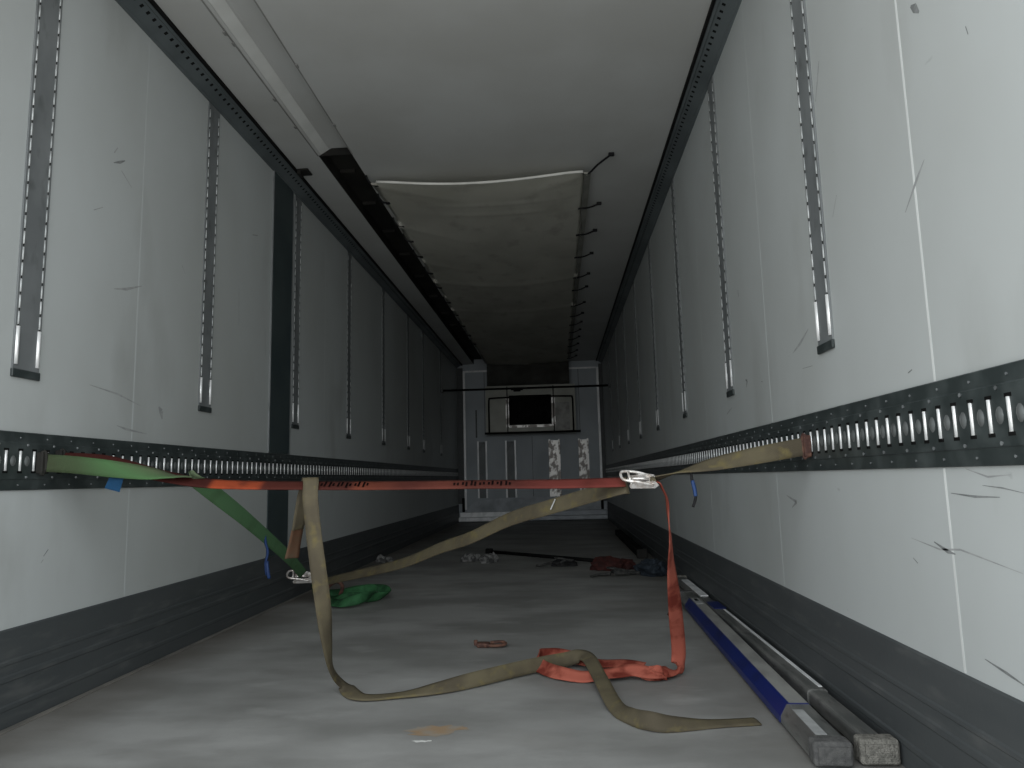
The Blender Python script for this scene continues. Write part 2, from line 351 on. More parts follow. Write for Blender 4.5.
# corner rails
def corner(s):
    bm = bmesh.new()
    prof = [(W, 2.600), (W-.010, 2.603), (W-.013, 2.612), (W-.070, 2.644), (W-.078, 2.640), (W-.090, 2.645), (W-.090, H), (W, H)]
    extrude_y(bm, [(s*x, z) for x, z in prof], Y0+.002, D-.002)
    p1, p2 = Vector((W-.013, 2.612)), Vector((W-.070, 2.644)); d = (p2-p1).normalized(); nn = Vector((d.y*-1, d.x))  # outward (into the room)
    if nn.y > 0: nn = -nn
    y = .6
    while y < D-.2:        # black slots in the sloping face
        a = p1 + d*.040 + nn*.0006; b = p1 + d*.056 + nn*.0006
        vv = [bm.verts.new((s*q.x, yy, q.y)) for q, yy in ((a, y), (b, y), (b, y+.015), (a, y+.015))]
        f = bm.faces.new(vv); f.material_index = 1; y += .045
    # lip against the ceiling, coloured black to paint in the shadow gap
    extrude_y(bm, [(s*x, z) for x, z in [(W-.090, H), (W-.090, 2.643), (W-.0935, 2.640), (W-.100, 2.645), (W-.102, H)]], Y0+.002, D-.002, mi=1)
    o = link('corner_rail', bm, [m_corner, m_black])
    tag(o, 'dark perforated corner rail between %s wall and ceiling' % ('left' if s < 0 else 'right'), 'corner rail', 'corner rails under the ceiling'); return o
corner(-1); corner(1)

# ------------------------------------------------------------------ long lashing rails
def lash_rail(s):
    t_ = thing('lashing_rail', 'dark horizontal lashing rail with bright slot bars along the %s wall' % ('left' if s < 0 else 'right'), 'lashing rail', (s*W, 6, .794), 'horizontal lashing rails')
    X = lambda a, b: (min(-s*a, -s*b), max(-s*a, -s*b))
    pm = bmesh.new(); y0, y1 = Y0+.01-6, D-.02-6
    bbox(pm, *X(0, .008), y0, y1, -.090, .090, .002, 1)
    extrude_y(pm, [(-s*.008, .058), (-s*.011, .055), (-s*.011, -.055), (-s*.008, -.058)], y0, y1)
    # slot bars: a hundred in view as parts of their own, the others as one mass
    def bar_bm(bm, y):
        vv0, vv1 = [], []
        for i in range(6):
            a = math.pi*i/5; dx = .011+.0036*math.sin(a); dy = -.0042*math.cos(a)
            vv0.append(bm.verts.new((-s*dx, y+dy, -.031))); vv1.append(bm.verts.new((-s*dx, y+dy, .031)))
        for i in range(5): bm.faces.new((vv0[i], vv0[i+1], vv1[i+1], vv1[i])).smooth = True
        bm.faces.new(vv0); bm.faces.new(vv1)
    rest = bmesh.new(); first = None; k = 0; y = .60-6; seen = 0
    while y < y1-.05:
        if y > (1.20 if s > 0 else 1.95)-6 and seen < 100:
            if first is None:
                b1 = bmesh.new(); bar_bm(b1, 0); first = link('slot_bar', b1, m_bright, t_); first.location = (0, y, 0)
            else:
                c_ = first.copy(); COL.objects.link(c_); c_.parent = t_; c_.location = (0, y, 0)
            seen += 1
        else: bar_bm(rest, y)
        for z0, z1 in ((-.038, -.031), (.031, .038)):
            box(pm, *X(.0105, .0118), y-.010, y+.010, z0, z1, 1)
        yc = y+.029; rings = []
        cen = pm.verts.new((-s*.0155, yc, 0))
        for rr, dx in ((.007, .0145), (.0125, .0112)):
            rings.append([pm.verts.new((-s*dx, yc+rr*math.cos(q*math.pi/5)*.92, rr*1.35*math.sin(q*math.pi/5))) for q in range(10)])
        for q in range(10):
            f = pm.faces.new((cen, rings[0][q], rings[0][(q+1) % 10])); f.smooth = True; f.material_index = 2
            f = pm.faces.new((rings[0][q], rings[1][q], rings[1][(q+1) % 10], rings[0][(q+1) % 10])); f.smooth = True; f.material_index = 2
        if k % 2 == 0 and y < 3:
            for zz, r1, dx, yy in ((-.050, .0045, .0125, .029), (.050, .0045, .0125, .029), (-.074, .003, .009, 0), (.072, .003, .009, 0)):
                b2 = bmesh.new(); bmesh.ops.create_cone(b2, cap_ends=True, segments=6, radius1=r1, radius2=r1*.6, depth=.003)
                for f in b2.faces: f.material_index = 3
                add(pm, b2, Matrix.Translation((-s*dx, y+yy, zz)) @ Matrix.Rotation(math.pi/2, 4, 'Y'))
        k += 1; y += .058
    link('backing_plate', pm, [m_dark, m_black, m_dimple, m_strip], t_)
    link('slot_bar', rest, m_bright, t_)['kind'] = 'stuff'
lash_rail(-1); lash_rail(1)

# ------------------------------------------------------------------ vertical wall tracks
def track_proto(label, n_seg=True):
    t_ = thing('wall_track', label, 'wall track', (W, 2.12, 1.065), 'vertical lashing tracks on the side walls')
    bm = bmesh.new()
    bbox(bm, -.005, 0, -.0575, .0575, 0, 1.532, .0012, 1); link('base_strip', bm, m_strip, t_)
    for yy in (-.0455, .0455):
        bm = bmesh.new()
        st = [(.028, .0065, .0065, 0), (.148, .0065, .0065, 0), (.1485, .0015, .003, 1), (.1535, .0015, .003, 1)]
        z = .154
        while z < 1.48:
            st += [(z, .0035, .0030, 2), (z+.042, .0035, .0030, 2), (z+.0425, .0012, .0028, 1), (z+.0515, .0012, .0028, 1)]; z += .052
        rows = []
        for z, hgt, wd, mi in st:
            rows.append([bm.verts.new((x, yy+q, z)) for x, q in [(-.004, -wd), (-.005-hgt*.8, -wd*.6), (-.005-hgt, 0), (-.005-hgt*.8, wd*.6), (-.004, wd)]])
        for (r0, r1, e0, e1) in zip(rows[:-1], rows[1:], st[:-1], st[1:]):
            for i in range(4):
                f = bm.faces.new((r0[i], r0[i+1], r1[i+1], r1[i])); f.smooth = True; f.material_index = 1 if 1 in (e0[3], e1[3]) else e0[3]
        for q in (rows[0], rows[-1]): bm.faces.new(q)
        link('slotted_ridge', bm, [m_bright, m_lining, m_dash], t_)
    bm = bmesh.new(); bbox(bm, -.009, 0, -.060, .060, -.012, .014, .002, 1); link('end_cap', bm, m_dark, t_)
    return t_
ysR = [2.12, 3.29, 4.46, 5.66, 6.84, 8.0, 9.15, 10.3]
ysL = [2.115, 3.265, 4.44, 5.61, 6.77, 7.93, 8.85, 10.2]
ords = ['nearest', 'second nearest', 'third', 'fourth', 'fifth', 'sixth', 'seventh', 'farthest']
proto = track_proto('steel track with two bright ridges on the right wall, the nearest one')
for s, ys in ((1, ysR), (-1, ysL)):
    for i, y in enumerate(ys):
        lab = 'steel track with bright ridges on the %s wall, %s counting from the open doors' % ('right' if s > 0 else 'left', ords[i])
        if s < 0 and i == 2: lab = 'steel track on the left wall standing right beside the dark teal panel'
        if s > 0 and i == 0: proto['label'] = lab; proto.location = (W, y, 1.065); continue
        dup(proto, (s*W, y, 1.065), lab, mirror=(s < 0))

# ------------------------------------------------------------------ front bulkhead
bm = bmesh.new(); box(bm, -W-.08, W+.08, D, D+.1, 0, 2.80); struct('wall_back', bm, m_bulk, 'blue-grey front bulkhead at the far end', 'wall')
for i, (x0, x1) in enumerate(((-1.135, -1.095), (1.135, 1.175))):
    bm = bmesh.new(); bbox(bm, x0, x1, D-.03, D, .205, 2.545, .004, 1)
    struct('trim_%d' % (20+i), bm, m_post)
for i, (x0, x1) in enumerate(((-1.095, -.70), (.66, 1.135))):
    bm = bmesh.new(); bbox(bm, x0, x1, D-.025, D, 2.520, 2.550, .003, 1)
    struct('trim_%d' % (22+i), bm, m_post)
bm = bmesh.new()   # side returns beyond the posts, thin seams
box(bm, -W, -1.137, D-.012, D, .30, 2.6); box(bm, 1.177, W, D-.012, D, .30, 2.6)
struct('trim_24', bm, m_kick)
bm = bmesh.new()
for x in (-.77, .02, .83): box(bm, x-.004, x+.004, D-.004, D, 1.45 if abs(x) > .1 else .4, 2.52 if abs(x) > .1 else 1.40)
box(bm, -.93, -.905, D-.008, D, 1.40, 1.87)
struct('trim_25', bm, m_dark)
bm = bmesh.new()   # pale plinth
extrude_y(bm, [(-1.14, .165), (-1.14, .19), (-.95, .34), (-.5, .385), (1.0, .385), (1.14, .36), (1.22, .23), (1.22, .165)], D-.02, D-.001)
struct('trim_26', bm, m_bulk2, 'pale scratched plinth at the foot of the bulkhead', 'plinth')
def bumper(x0, x1, lab, m_):
    bm = bmesh.new(); bbox(bm, x0, x1, D-.14, D-.021, .015, .085, .008, 2)
    bbox(bm, x0+.01, x1-.01, D-.021, D-.001, .03, .16, .004, 1)
    o = link('floor_bumper', bm, m_); tag(o, lab, 'bumper', 'floor bumpers at the bulkhead')
bumper(-1.225, -.045, 'bright aluminium floor bumper at the bulkhead, left half', m_post)
bumper(-.02, 1.225, 'duller aluminium floor bumper at the bulkhead, right half', M('dull_aluminium', (.40, .43, .46), .5, metal=.3, var=(.32, .34, .37)))
for i, x in enumerate((-1.15, 1.15)):
    bm = bmesh.new(); bbox(bm, x-.022, x+.022, D-.06, D-.031, .17, .40, .004, 1)
    o = link('post_foot', bm, m_black); tag(o, 'black foot cover at the base of the %s bulkhead post' % ('left' if x < 0 else 'right'), 'post foot', 'bulkhead post feet')
# four vertical bulkhead tracks
def btrack(x0, x1, m_mid, lab):
    t_ = thing('bulkhead_track', lab, 'wall track', ((x0+x1)/2, D, .39), 'vertical tracks on the bulkhead'); hw = (x1-x0)/2
    bm = bmesh.new(); bbox(bm, -hw, hw, -.006, 0, 0, .935, .002, 1); link('base_strip', bm, m_mid, t_)
    for sx in (-1, 1):
        bm = bmesh.new()
        rows = []; z = 0.0
        while z < .92:
            for zz, h_ in ((z, .017), (z+.042, .017), (z+.0425, .007), (z+.0495, .007)):
                rows.append([bm.verts.new((sx*hw*.82+x, y, zz)) for x, y in ((-.016, -.006), (-.013, -.006-h_), (.013, -.006-h_), (.016, -.006))])
            z += .05
        for r0, r1 in zip(rows[:-1], rows[1:]):
            for i in range(3): bm.faces.new((r0[i], r0[i+1], r1[i+1], r1[i]))
        for q in (rows[0], rows[-1]): bm.faces.new(q)
        link('ridge', bm, m_worn if m_mid is m_worn else m_post, t_)
btrack(-.91, -.74, m_strip, 'dull bulkhead track with grey middle, leftmost of four')
btrack(-.44, -.25, m_strip, 'bulkhead track with dark middle below the left end of the fridge opening')
btrack(.29, .49, m_worn, 'brightly scratched bulkhead track below the right end of the fridge opening')
btrack(.79, .965, m_worn, 'scratched bulkhead track, rightmost of four')

# evaporator unit
t_ = thing('refrigeration_unit', 'beige refrigeration evaporator with a black air opening, high on the bulkhead', 'refrigeration unit', (0, D, 1.43))
yf = -.32; bm = bmesh.new()
x0, x1, z0, z1 = -.72, .76, 0, .80; ox0, ox1, oz0, oz1 = -.335, .365, .145, .635
box(bm, x0, ox0, yf, 0, z0, z1); box(bm, ox1, x1, yf, 0, z0, z1); box(bm, ox0, ox1, yf, 0, z0, oz0); box(bm, ox0, ox1, yf, 0, oz1, z1)
bmesh.ops.remove_doubles(bm, verts=bm.verts[:], dist=.0001)
link('housing', bm, m_unit, t_)
bm = bmesh.new(); box(bm, ox0+.001, ox1-.001, -.05, -.04, oz0+.001, oz1-.001)
for i in range(9): box(bm, ox0+.05+i*.07, ox0+.054+i*.07, -.10, -.05, oz0+.001, oz1-.001)
for x in (ox0, ox1-.006): box(bm, x+.001, x+.006, yf+.012, -.05, oz0+.001, oz1-.001)
box(bm, ox0+.006, ox1-.006, yf+.012, -.05, oz1-.006, oz1-.001); box(bm, ox0+.006, ox1-.006, yf+.012, -.05, oz0+.001, oz0+.006)
link('grille', bm, m_black, t_)
bm = bmesh.new()
box(bm, ox0-.055, ox0, yf-.012, yf, oz0-.03, oz1-.02); box(bm, ox1, ox1+.06, yf-.012, yf, oz0-.03, oz1-.02)
box(bm, ox0, ox1, yf-.012, yf, oz0-.045, oz0-.005)
link('opening_frame', bm, m_worn, t_)
bm = bmesh.new(); box(bm, ox0-.04, ox1+.02, yf-.008, yf, oz1+.03, oz1+.15); link('top_flange', bm, m_unit, t_)
bm = bmesh.new(); bbox(bm, ox0+.08, ox0+.20, yf-.03, yf-.008, oz1+.06, oz1+.12, .01, 2); cyl(bm, (ox0+.04, yf-.02, oz1+.09), (ox0+.24, yf-.02, oz1+.09), .008)
link('latch', bm, m_black, t_)
bm = bmesh.new()   # protective tube frame
g = .014; yy = yf-.04
tube(bm, [(-.665, yy, .03), (-.665, yy, .50), (-.655, yy, .57), (-.60, yy, .595), (0, yy, .60), (.65, yy, .595), (.705, yy, .57), (.715, yy, .50), (.715, yy, .03)], g, 8, 0, 4)
cyl(bm, (-.74, yy, .015), (.83, yy, .015), .018)
for x in (-.36, .40): cyl(bm, (x, yy, .015), (x, yy, .78), .008)
for x in (-.6, .6): cyl(bm, (x, yy, .595), (x, yf, .595), .010); cyl(bm, (x, yy, .015), (x, yf, .015), .010)
link('guard_frame', bm, m_black, t_)
bm = bmesh.new(); box(bm, .42, .66, yf-.004, yf, .05, .50); link('side_panel', bm, M('scratched_panel', (.42, .42, .40), .5, var=(.26, .26, .24), vscale=(8, 8, 8)), t_)
bm = bmesh.new(); box(bm, -.63, -.40, yf-.004, yf, .05, .50); link('side_panel', bm, m_unit, t_)

# bar across the trailer near the far end
t_ = thing('cross_bar', 'black bar stretched across the trailer in front of the refrigeration unit', 'bar', (0, 10.2, 2.0))
bm = bmesh.new(); cyl(bm, (-1.205, 0, 0), (1.205, 0, 0), .016, 12); link('bar', bm, m_black, t_)
for s in (-1, 1):
    bm = bmesh.new(); box(bm, min(s*1.2, s*1.225), max(s*1.2, s*1.225), -.03, .03, -.03, .03); link('end_fitting', bm, m_dark, t_)

# ------------------------------------------------------------------ canvas air duct
t_ = thing('air_duct', 'cream canvas air duct laced under the ceiling with black elastic cords', 'air duct', (0, 4.25, H))
bm = bmesh.new(); nx, ny = 40, 150; xl, xr, ya, yb = -.69, .672, 4.25, 11.62
def cz(x, y):
    u = (x-xl)/(xr-xl); v = y-ya
    z = 2.603 - .030*math.sin(math.pi*u)*math.exp(-v*1.2) - .016*math.sin(math.pi*u)
    z += .006*math.sin(y*4.1+2.2*u) * math.sin(math.pi*u)
    # diagonal tension folds from the left edge anchors
    for ay, k_ in ((4.28, 1.0), (5.05, 1.2), (5.95, .8), (7.2, .7)):
        d = (y-ay) - u*1.05*(1 if ay > 4.6 else .7); z -= .010*k_*math.exp(-(d/.055)**2)*max(0, 1-u*1.9)
    for ay in (4.27,):
        d = (y-ay) - (1-u)*.9; z -= .010*math.exp(-(d/.06)**2)*max(0, 1-(1-u)*2.6)
    for ay in (4.62, 4.80): z -= .006*math.exp(-((y-ay-.05*math.sin(3*u))/.018)**2)*max(0, math.sin(math.pi*(u-.1)/.9))
    for ay in (6.60, 7.75): z -= .012*math.exp(-((y-ay-.16*math.sin(math.pi*u))/.04)**2)*.8
    return z
G = []
for j in range(ny+1):
    y = ya + (yb-ya)*(j/ny)**1.5
    row = []
    for i in range(nx+1):
        u = i/nx; x = xl+(xr-xl)*u
        ex = .010*math.sin(y*5.6) if u in (0, 1) else 0
        row.append(bm.verts.new((x + (ex if u == 0 else -ex), y-ya, cz(x, y)-H)))
    G.append(row)
for j in range(ny):
    for i in range(nx):
        f = bm.faces.new((G[j][i], G[j][i+1], G[j+1][i+1], G[j+1][i])); f.smooth = True
# end drop down to the unit
ret = bmesh.ops.solidify(bm, geom=bm.faces[:], thickness=.003)
link('canvas', bm, m_canvas, t_)
bm = bmesh.new(); prev = [bm.verts.new((xl+(xr-xl)*i/nx, yb-ya+.004, cz(xl+(xr-xl)*i/nx, yb)-H+.001)) for i in range(nx+1)]
for zz, yo in ((-.10, .01), (-.22, .0), (-.34, .015), (-.43, .0)):
    row = [bm.verts.new((xl+(xr-xl)*i/nx, yb-ya+yo+.008*math.sin(i*.9), zz)) for i in range(nx+1)]
    for i in range(nx): bm.faces.new((prev[i], prev[i+1], row[i+1], row[i])).smooth = True
    prev = row
ret = bmesh.ops.solidify(bm, geom=bm.faces[:], thickness=.003)
link('end_flap', bm, M('dark_duct_fabric', (.16, .16, .15), .85, spec=.1, var=(.11, .11, .10), vscale=(3, 3, 3)), t_)['label'] = 'dark end flap of the duct'
bm = bmesh.new()
tube(bm, [(x, -.004, cz(x, ya)-H+.002) for x in [xl+.03+(xr-xl-.05)*i/16 for i in range(17)]], .0085, 8, 0, 2)
link('hem', bm, m_hem, t_)
bm = bmesh.new()   # side hem strip on the right
pts = [(xr+.010, .02+i*.25, cz(xr, ya+.02+i*.25)-H+.003) for i in range(29)]
for a, b in zip(pts[:-1], pts[1:]):
    bm.faces.new([bm.verts.new(q) for q in ((a[0]-.02, a[1], a[2]-.006), (a[0]+.022, a[1], a[2]+.012), (b[0]+.022, b[1], b[2]+.012), (b[0]-.02, b[1], b[2]-.006))])
bmesh.ops.remove_doubles(bm, verts=bm.verts[:], dist=.0005); bmesh.ops.solidify(bm, geom=bm.faces[:], thickness=.002)
link('side_hem', bm, M('dirty_hem', (.26, .26, .235), .85, spec=.1, var=(.20, .20, .18)), t_)
cy = [4.87, 5.43, 6.01, 6.64, 7.11, 7.77, 8.30, 8.78, 9.25, 9.73, 10.25, 10.8, 11.3]
for i, y in enumerate([4.20]+cy):
    bm = bmesh.new(); y_c = (y-ya) if i else .03; y_a = y_c + (.05 if i else -.14); xa = .81 if i else .84
    tube(bm, [(xr-.022, y_c-.012, -.062), (xr+.02, y_c, -.060), (xr+.07, (y_c+y_a)/2, -.040), (xa-.02, y_a, -.012)], .0065, 7, 0, 3)
    bbox(bm, xa-.035, xa, y_a-.012, y_a+.012, -.020, -.0005, .003, 1)
    bbox(bm, xr-.035, xr-.01, y_c-.018, y_c+.006, -.068, -.060, .002, 1)
    link('elastic_cord', bm, m_cord, t_)
for i, y in enumerate([4.3, 4.60, 5.05, 5.4, 5.8, 6.3, 6.8, 7.4, 8.0, 8.6, 9.2, 9.8]):
    bm = bmesh.new(); y_c = y-ya
    tube(bm, [(xl+.028, y_c, -.062), (xl-.01, y_c-.01, -.060), (xl-.035, y_c-.02, -.030), (xl-.044, y_c-.03, -.004)], .007, 7, 0, 3)
    bbox(bm, xl+.005, xl+.035, y_c-.014, y_c+.010, -.070, -.060, .002, 1)
    link('elastic_cord', bm, m_cord, t_)

# ceiling clip
bm = bmesh.new(); bbox(bm, -1.135, -1.065, 4.13, 4.22, H-.012, H-.0005, .003, 1); bbox(bm, -1.135, -1.115, 4.13, 4.20, H-.035, H-.012, .003, 1)
o = link('ceiling_clip', bm, [m_lining]); tag(o, 'small dark clip on the ceiling beside the left corner rail', 'clip')

# ------------------------------------------------------------------ straps
UP = (0, 0, 1)
t_ = thing('ratchet_strap', 'orange and olive ratchet strap stretched across between the two wall rails', 'ratchet strap', (0, 0, 0))
OR = [(-1.212,2.262,.800),(-1.14,2.275,.797),(-1.043,2.285,.784),(-0.865,2.293,0.737),(-0.699,2.300,0.709),(-0.412,2.300,0.697),(-0.113,2.300,0.690),(0.165,2.300,0.687),(0.439,2.300,0.682),(0.646,2.300,0.683)]
WO = [(0, .3, 1), (0, .3, 1), (0, .5, 1), (0, .9, .8), (0, 1, .65), (0, 1, .6), (0, 1, .6), (0, 1, .6), (0, 1, .65), (0, 1, .7)]
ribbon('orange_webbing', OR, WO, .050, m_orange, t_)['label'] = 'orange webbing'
OL = [(0.741,2.300,0.690),(0.820,2.300,0.710),(0.947,2.300,0.736),(1.073,2.300,0.758),(1.212,2.290,0.781)]
ribbon('olive_webbing', OL, [(0, 1, -.35), (0, 1, .05), (0, .8, .9), (0, .3, 1), (0, 0, 1)], .056, m_olive, t_)['label'] = 'dirty olive webbing'
# bright patch, printed marks and dark sewn zone on the orange webbing
bm = bmesh.new()
q = random.Random(3)
def zat(x): 
    for a, b in zip(OR[:-1], OR[1:]):
        if a[0] <= x <= b[0]: f_ = (x-a[0])/(b[0]-a[0]); return a[2]+(b[2]-a[2])*f_
for xs in ((.095, .265), (-.37, -.19)):
    x = xs[0]
    while x < xs[1]:
        z = zat(x); d_ = Vector((0, 1, .75)).normalized(); nn_ = Vector((0, -.75, 1)).normalized()
        nn_ = Vector((0, -.51, .86)); d_ = Vector((0, .86, .51))
        for k in range(2):
            c0 = Vector((x + k*.0115, 2.30, z)) - nn_*0 + d_*q.uniform(-.004, .004)
            hh = q.choice((.013, .016, .008))
            off = nn_*.0044
            vv = [c0 + d_*hh + off, c0 - d_*hh + off, c0 - d_*hh + off + Vector((.0065, 0, 0)), c0 + d_*hh + off + Vector((.0065, 0, 0))]
            bm.faces.new([bm.verts.new(v) for v in vv])
            # the printing shows on the face turned down and towards the doors as well
            off2 = nn_*-.0032
            vv = [v - off + off2 for v in vv]; bm.faces.new([bm.verts.new(v) for v in vv])
        x += .028
link('printed_marks', bm, m_print, t_)
def ratchet(parent, loc, rotz=0, tilt=0, name='ratchet_buckle', m_=m_bright, scale=1.0):
    mx = Matrix.Translation(loc) @ Matrix.Rotation(rotz, 4, 'Z') @ Matrix.Rotation(tilt, 4, 'X') @ Matrix.Scale(scale, 4)
    bm = bmesh.new()
    for yy in (-.030, .030):   # side plates
        prof = [(-.055, -.012), (.045, -.014), (.060, 0), (.050, .014), (.015, .020), (-.050, .012), (-.062, 0)]
        a = [bm.verts.new((x, yy-.0015, z)) for x, z in prof]; b = [bm.verts.new((x, yy+.0015, z)) for x, z in prof]
        for i in range(len(prof)): bm.faces.new((a[i], a[(i+1) % 7], b[(i+1) % 7], b[i]))
        bm.faces.new(a); bm.faces.new(b)
    cyl(bm, (-.050, -.03, 0), (-.050, .03, 0), .006); cyl(bm, (.035, -.034, 0), (.035, .034, 0), .011)
    bmesh.ops.transform(bm, matrix=mx, verts=bm.verts[:]); fr = link(name, bm, m_, parent)
    bm = bmesh.new()           # handle loop
    tube(bm, [(.035, -.038, .004), (-.02, -.040, .022), (-.075, -.036, .030), (-.092, -.018, .031), (-.092, .018, .031), (-.075, .036, .030), (-.02, .040, .022), (.035, .038, .004)], .006, 8, 0, 4)
    cyl(bm, (-.06, -.036, .029), (-.06, .036, .029), .005)
    bmesh.ops.transform(bm, matrix=mx, verts=bm.verts[:]); link('handle', bm, m_, fr)
    bm = bmesh.new()           # toothed wheels
    for yy in (-.024, .024):
        n_ = 20; ring = [(.035+(.019 if i % 2 else .015)*math.cos(2*math.pi*i/n_), (.019 if i % 2 else .015)*math.sin(2*math.pi*i/n_)) for i in range(n_)]
        a = [bm.verts.new((x, yy-.002, z)) for x, z in ring]; b = [bm.verts.new((x, yy+.002, z)) for x, z in ring]
        for i in range(n_): bm.faces.new((a[i], a[(i+1) % n_], b[(i+1) % n_], b[i]))
        bm.faces.new(a); bm.faces.new(b)
    tube(bm, [(-.05, 0, .012), (-.02, 0, .016), (.012, 0, .012)], .007, 8, 0, 2)
    bmesh.ops.transform(bm, matrix=mx, verts=bm.verts[:]); link('ratchet_wheel', bm, m_, fr)
    return fr
m_chrome = M('shiny_zinc', (.95, .92, .89), .24, metal=.5, var=(.62, .55, .50), vscale=(60, 60, 60), bump=.15, bscale=90)
ratchet(t_, (.702, 2.293, .683), rotz=.05, tilt=.55, m_=m_chrome, scale=.76)
# folded strap wound on the spool
bm = bmesh.new(); tube(bm, [(.731, 2.276, .684), (.733, 2.296, .688), (.731, 2.312, .690)], .010, 10, 0, 3); link('wound_webbing', bm, m_olive, t_)
TL = [(0.738,2.300,0.684),(0.757,2.303,0.672),(0.774,2.310,0.628),(0.783,2.340,0.543),(0.795,2.420,0.424),(0.820,2.550,0.241),(0.840,2.650,0.110),(0.840,2.672,0.045),(0.825,2.645,0.022),(0.745,2.575,0.028),(0.671,2.604,0.030),(0.589,2.585,0.025),(0.503,2.575,0.018),(0.418,2.605,0.022),(0.345,2.691,0.026),(0.322,2.790,0.026),(0.372,2.852,0.028),(0.449,2.822,0.028),(0.535,2.752,0.020),(0.640,2.735,0.020),(.715,2.68,.02)]
WT = [(0, 1, .1), (0, 1, .1), (0, 1, .1), (.12, 1, 0), (.45, .9, 0), (.9, .35, 0), (1, 0, 0), (1, .1, 0), (.6, 1, 0), (.1, 1, .5), (0, .8, .6), (.1, .9, .4), (0, .9, .55), (0, .8, .6), (.3, .8, .6), (.8, .2, .8), (0, .7, .7), (0, .8, .6), (0, .9, .35), (0, 1, .3), (.3, .8, .5)]
ribbon('loose_tail', TL, WT, .050, m_orange2, t_, floor=.0012, ripple=.0015)['label'] = 'clean orange loose end'
bm = bmesh.new(); lump(bm, (.748, 2.60, .003), .042, .03, .030, 5, .6); link('knotted_webbing', bm, m_orange2, t_)
def fitting(parent, x, y, z, s, m_):
    bm = bmesh.new(); bbox(bm, min(s*1.226, x), max(s*1.226, x), y-.016, y+.016, z-.034, z+.034, .003, 1)
    tube(bm, [(s*1.212, y-.012, z-.030), (s*1.205, y, z-.034), (s*1.205, y, z+.034), (s*1.212, y-.012, z+.030)], .005, 8, 0, 3)
    return link('end_fitting', bm, m_, parent)
fitting(t_, 1.204, 2.29, .781, 1, m_rust)
fitting(t_, -1.204, 2.27, .798, -1, m_lining)

# olive strap lying from the ratchet down to the left wall
t_ = thing('tie_strap', 'olive strap running from the hanging ratchet down to the floor ratchet at left', 'strap', (0, 0, 0))
B_ = [(.655,2.305,.672),(0.615,2.320,0.664),(0.401,2.540,0.600),(0.247,2.720,0.551),(0.068,2.920,0.468),(-0.085,3.100,0.413),(-0.320,3.370,0.318),(-0.718,3.820,0.204),(-1.005,4.150,0.122)]
ribbon('webbing', B_, [(.1, .3, 1), (.1, .35, .9), (0, .3, 1), (0, .35, 1), (0, .5, 1), (0, .7, 1), (0, .9, 1), (0, 1, .8), (0, 1, .7)], .054, m_olive, t_)
bm = bmesh.new()
for sx in (-.006, .006): pass
P_ = Vector((0.412, 2.525, 0.606))
b2 = bmesh.new(); box(b2, -.002, .002, -.001, .001, -.020, .020); add(bm, b2, Matrix.Translation(P_ + Vector((0, -.008, .004))) @ Matrix.Rotation(.45, 4, 'Y'))
link('stitching', bm, m_sticker, t_)

# olive strap thrown over the orange one and trailing over the floor
t_ = thing('tie_strap', 'long olive strap hung over the orange strap and trailing across the floor', 'strap', (0, 0, 0))
OC = [(-0.442,2.366,0.550),(-0.419,2.348,0.633),(-0.398,2.336,0.695),(-0.382,2.312,0.7190),(-0.370,2.284,0.7030),(-0.365,2.264,0.670),(-0.361,2.258,0.640),(-0.350,2.255,0.555),(-0.339,2.268,0.445),(-0.331,2.300,0.316),(-0.333,2.350,0.195),(-0.338,2.420,0.085),(-0.316,2.480,0.020),(-0.234,2.390,0.009),(-0.107,2.412,0.008),(0.018,2.455,0.018),(0.144,2.532,0.027),(0.310,2.670,0.030),(0.437,2.743,0.034),(0.514,2.730,0.048),(0.552,2.518,0.030),(0.583,2.274,0.014),(0.617,2.160,0.018),(0.668,2.095,0.026),(0.735,2.098,0.015),(0.836,2.131,0.006),(0.975,2.157,0.004)]
WC = [(.45, .9, .1), (.7, .7, 0), (1, .1, 0), (1, .1, 0), (1, 0, 0), (1, 0, 0), (1, 0, 0), (1, 0, 0), (1, .15, 0), (.85, .55, 0), (.3, .95, 0), (-.15, 1, .1), (-.2, 1, .3), (0, 1, .12), (0, 1, .08), (0, .85, .5), (0, .5, .9), (0, .35, 1), (0, .4, 1), (.9, .3, .45), (1, .35, .15), (1, .6, .3), (.4, .6, .8), (.1, .45, .95), (0, .8, .7), (0, 1, .15), (0, 1, .05)]
ribbon('frayed_end', [(-0.468,2.384,0.455),(-0.455,2.375,.505),(-0.4425,2.3665,0.553)], [(.65, .7, .1), (.5, .85, .1), (.45, .9, .1)], .051, m_rustweb, t_, n=6)['label'] = 'rust-brown strap end'
ribbon('webbing', OC, WC, .050, m_olive, t_, floor=.0012, n=10)

# green strap
t_ = thing('ratchet_strap', 'green ratchet strap from the left wall rail down to a tangle on the floor', 'ratchet strap', (0, 0, 0))
GR = [(-1.212,2.188,.789),(-1.14,2.205,.783),(-1.051,2.226,0.771),(-0.906,2.250,0.749),(-0.830,2.268,0.738),(-.790,2.303,.7335),(-0.775,2.365,0.706),(-0.845,2.900,0.552),(-0.979,3.700,0.321),(-1.060,4.140,0.180)]
ribbon('webbing', GR, [(0, .1, 1), (0, .1, 1), (0, .2, 1), (0, .7, .7), (0, 1, .15), (-.6, .6, 0), (-.8, -.1, -.4), (-.24, -1.05, -.7), (-.3, -1.0, -.7), (-.5, -.5, -.6)], .056, m_green, t_)
fitting(t_, -1.204, 2.186, .789, -1, m_lining)
bm = bmesh.new()
vv = [Vector(v) for v in ((-1.018, 2.238, .752), (-.972, 2.240, .750), (-.985, 2.236, .690), (-1.035, 2.234, .704))]
f = bm.faces.new([bm.verts.new(v) for v in vv]); bmesh.ops.solidify(bm, geom=[f], thickness=.002)
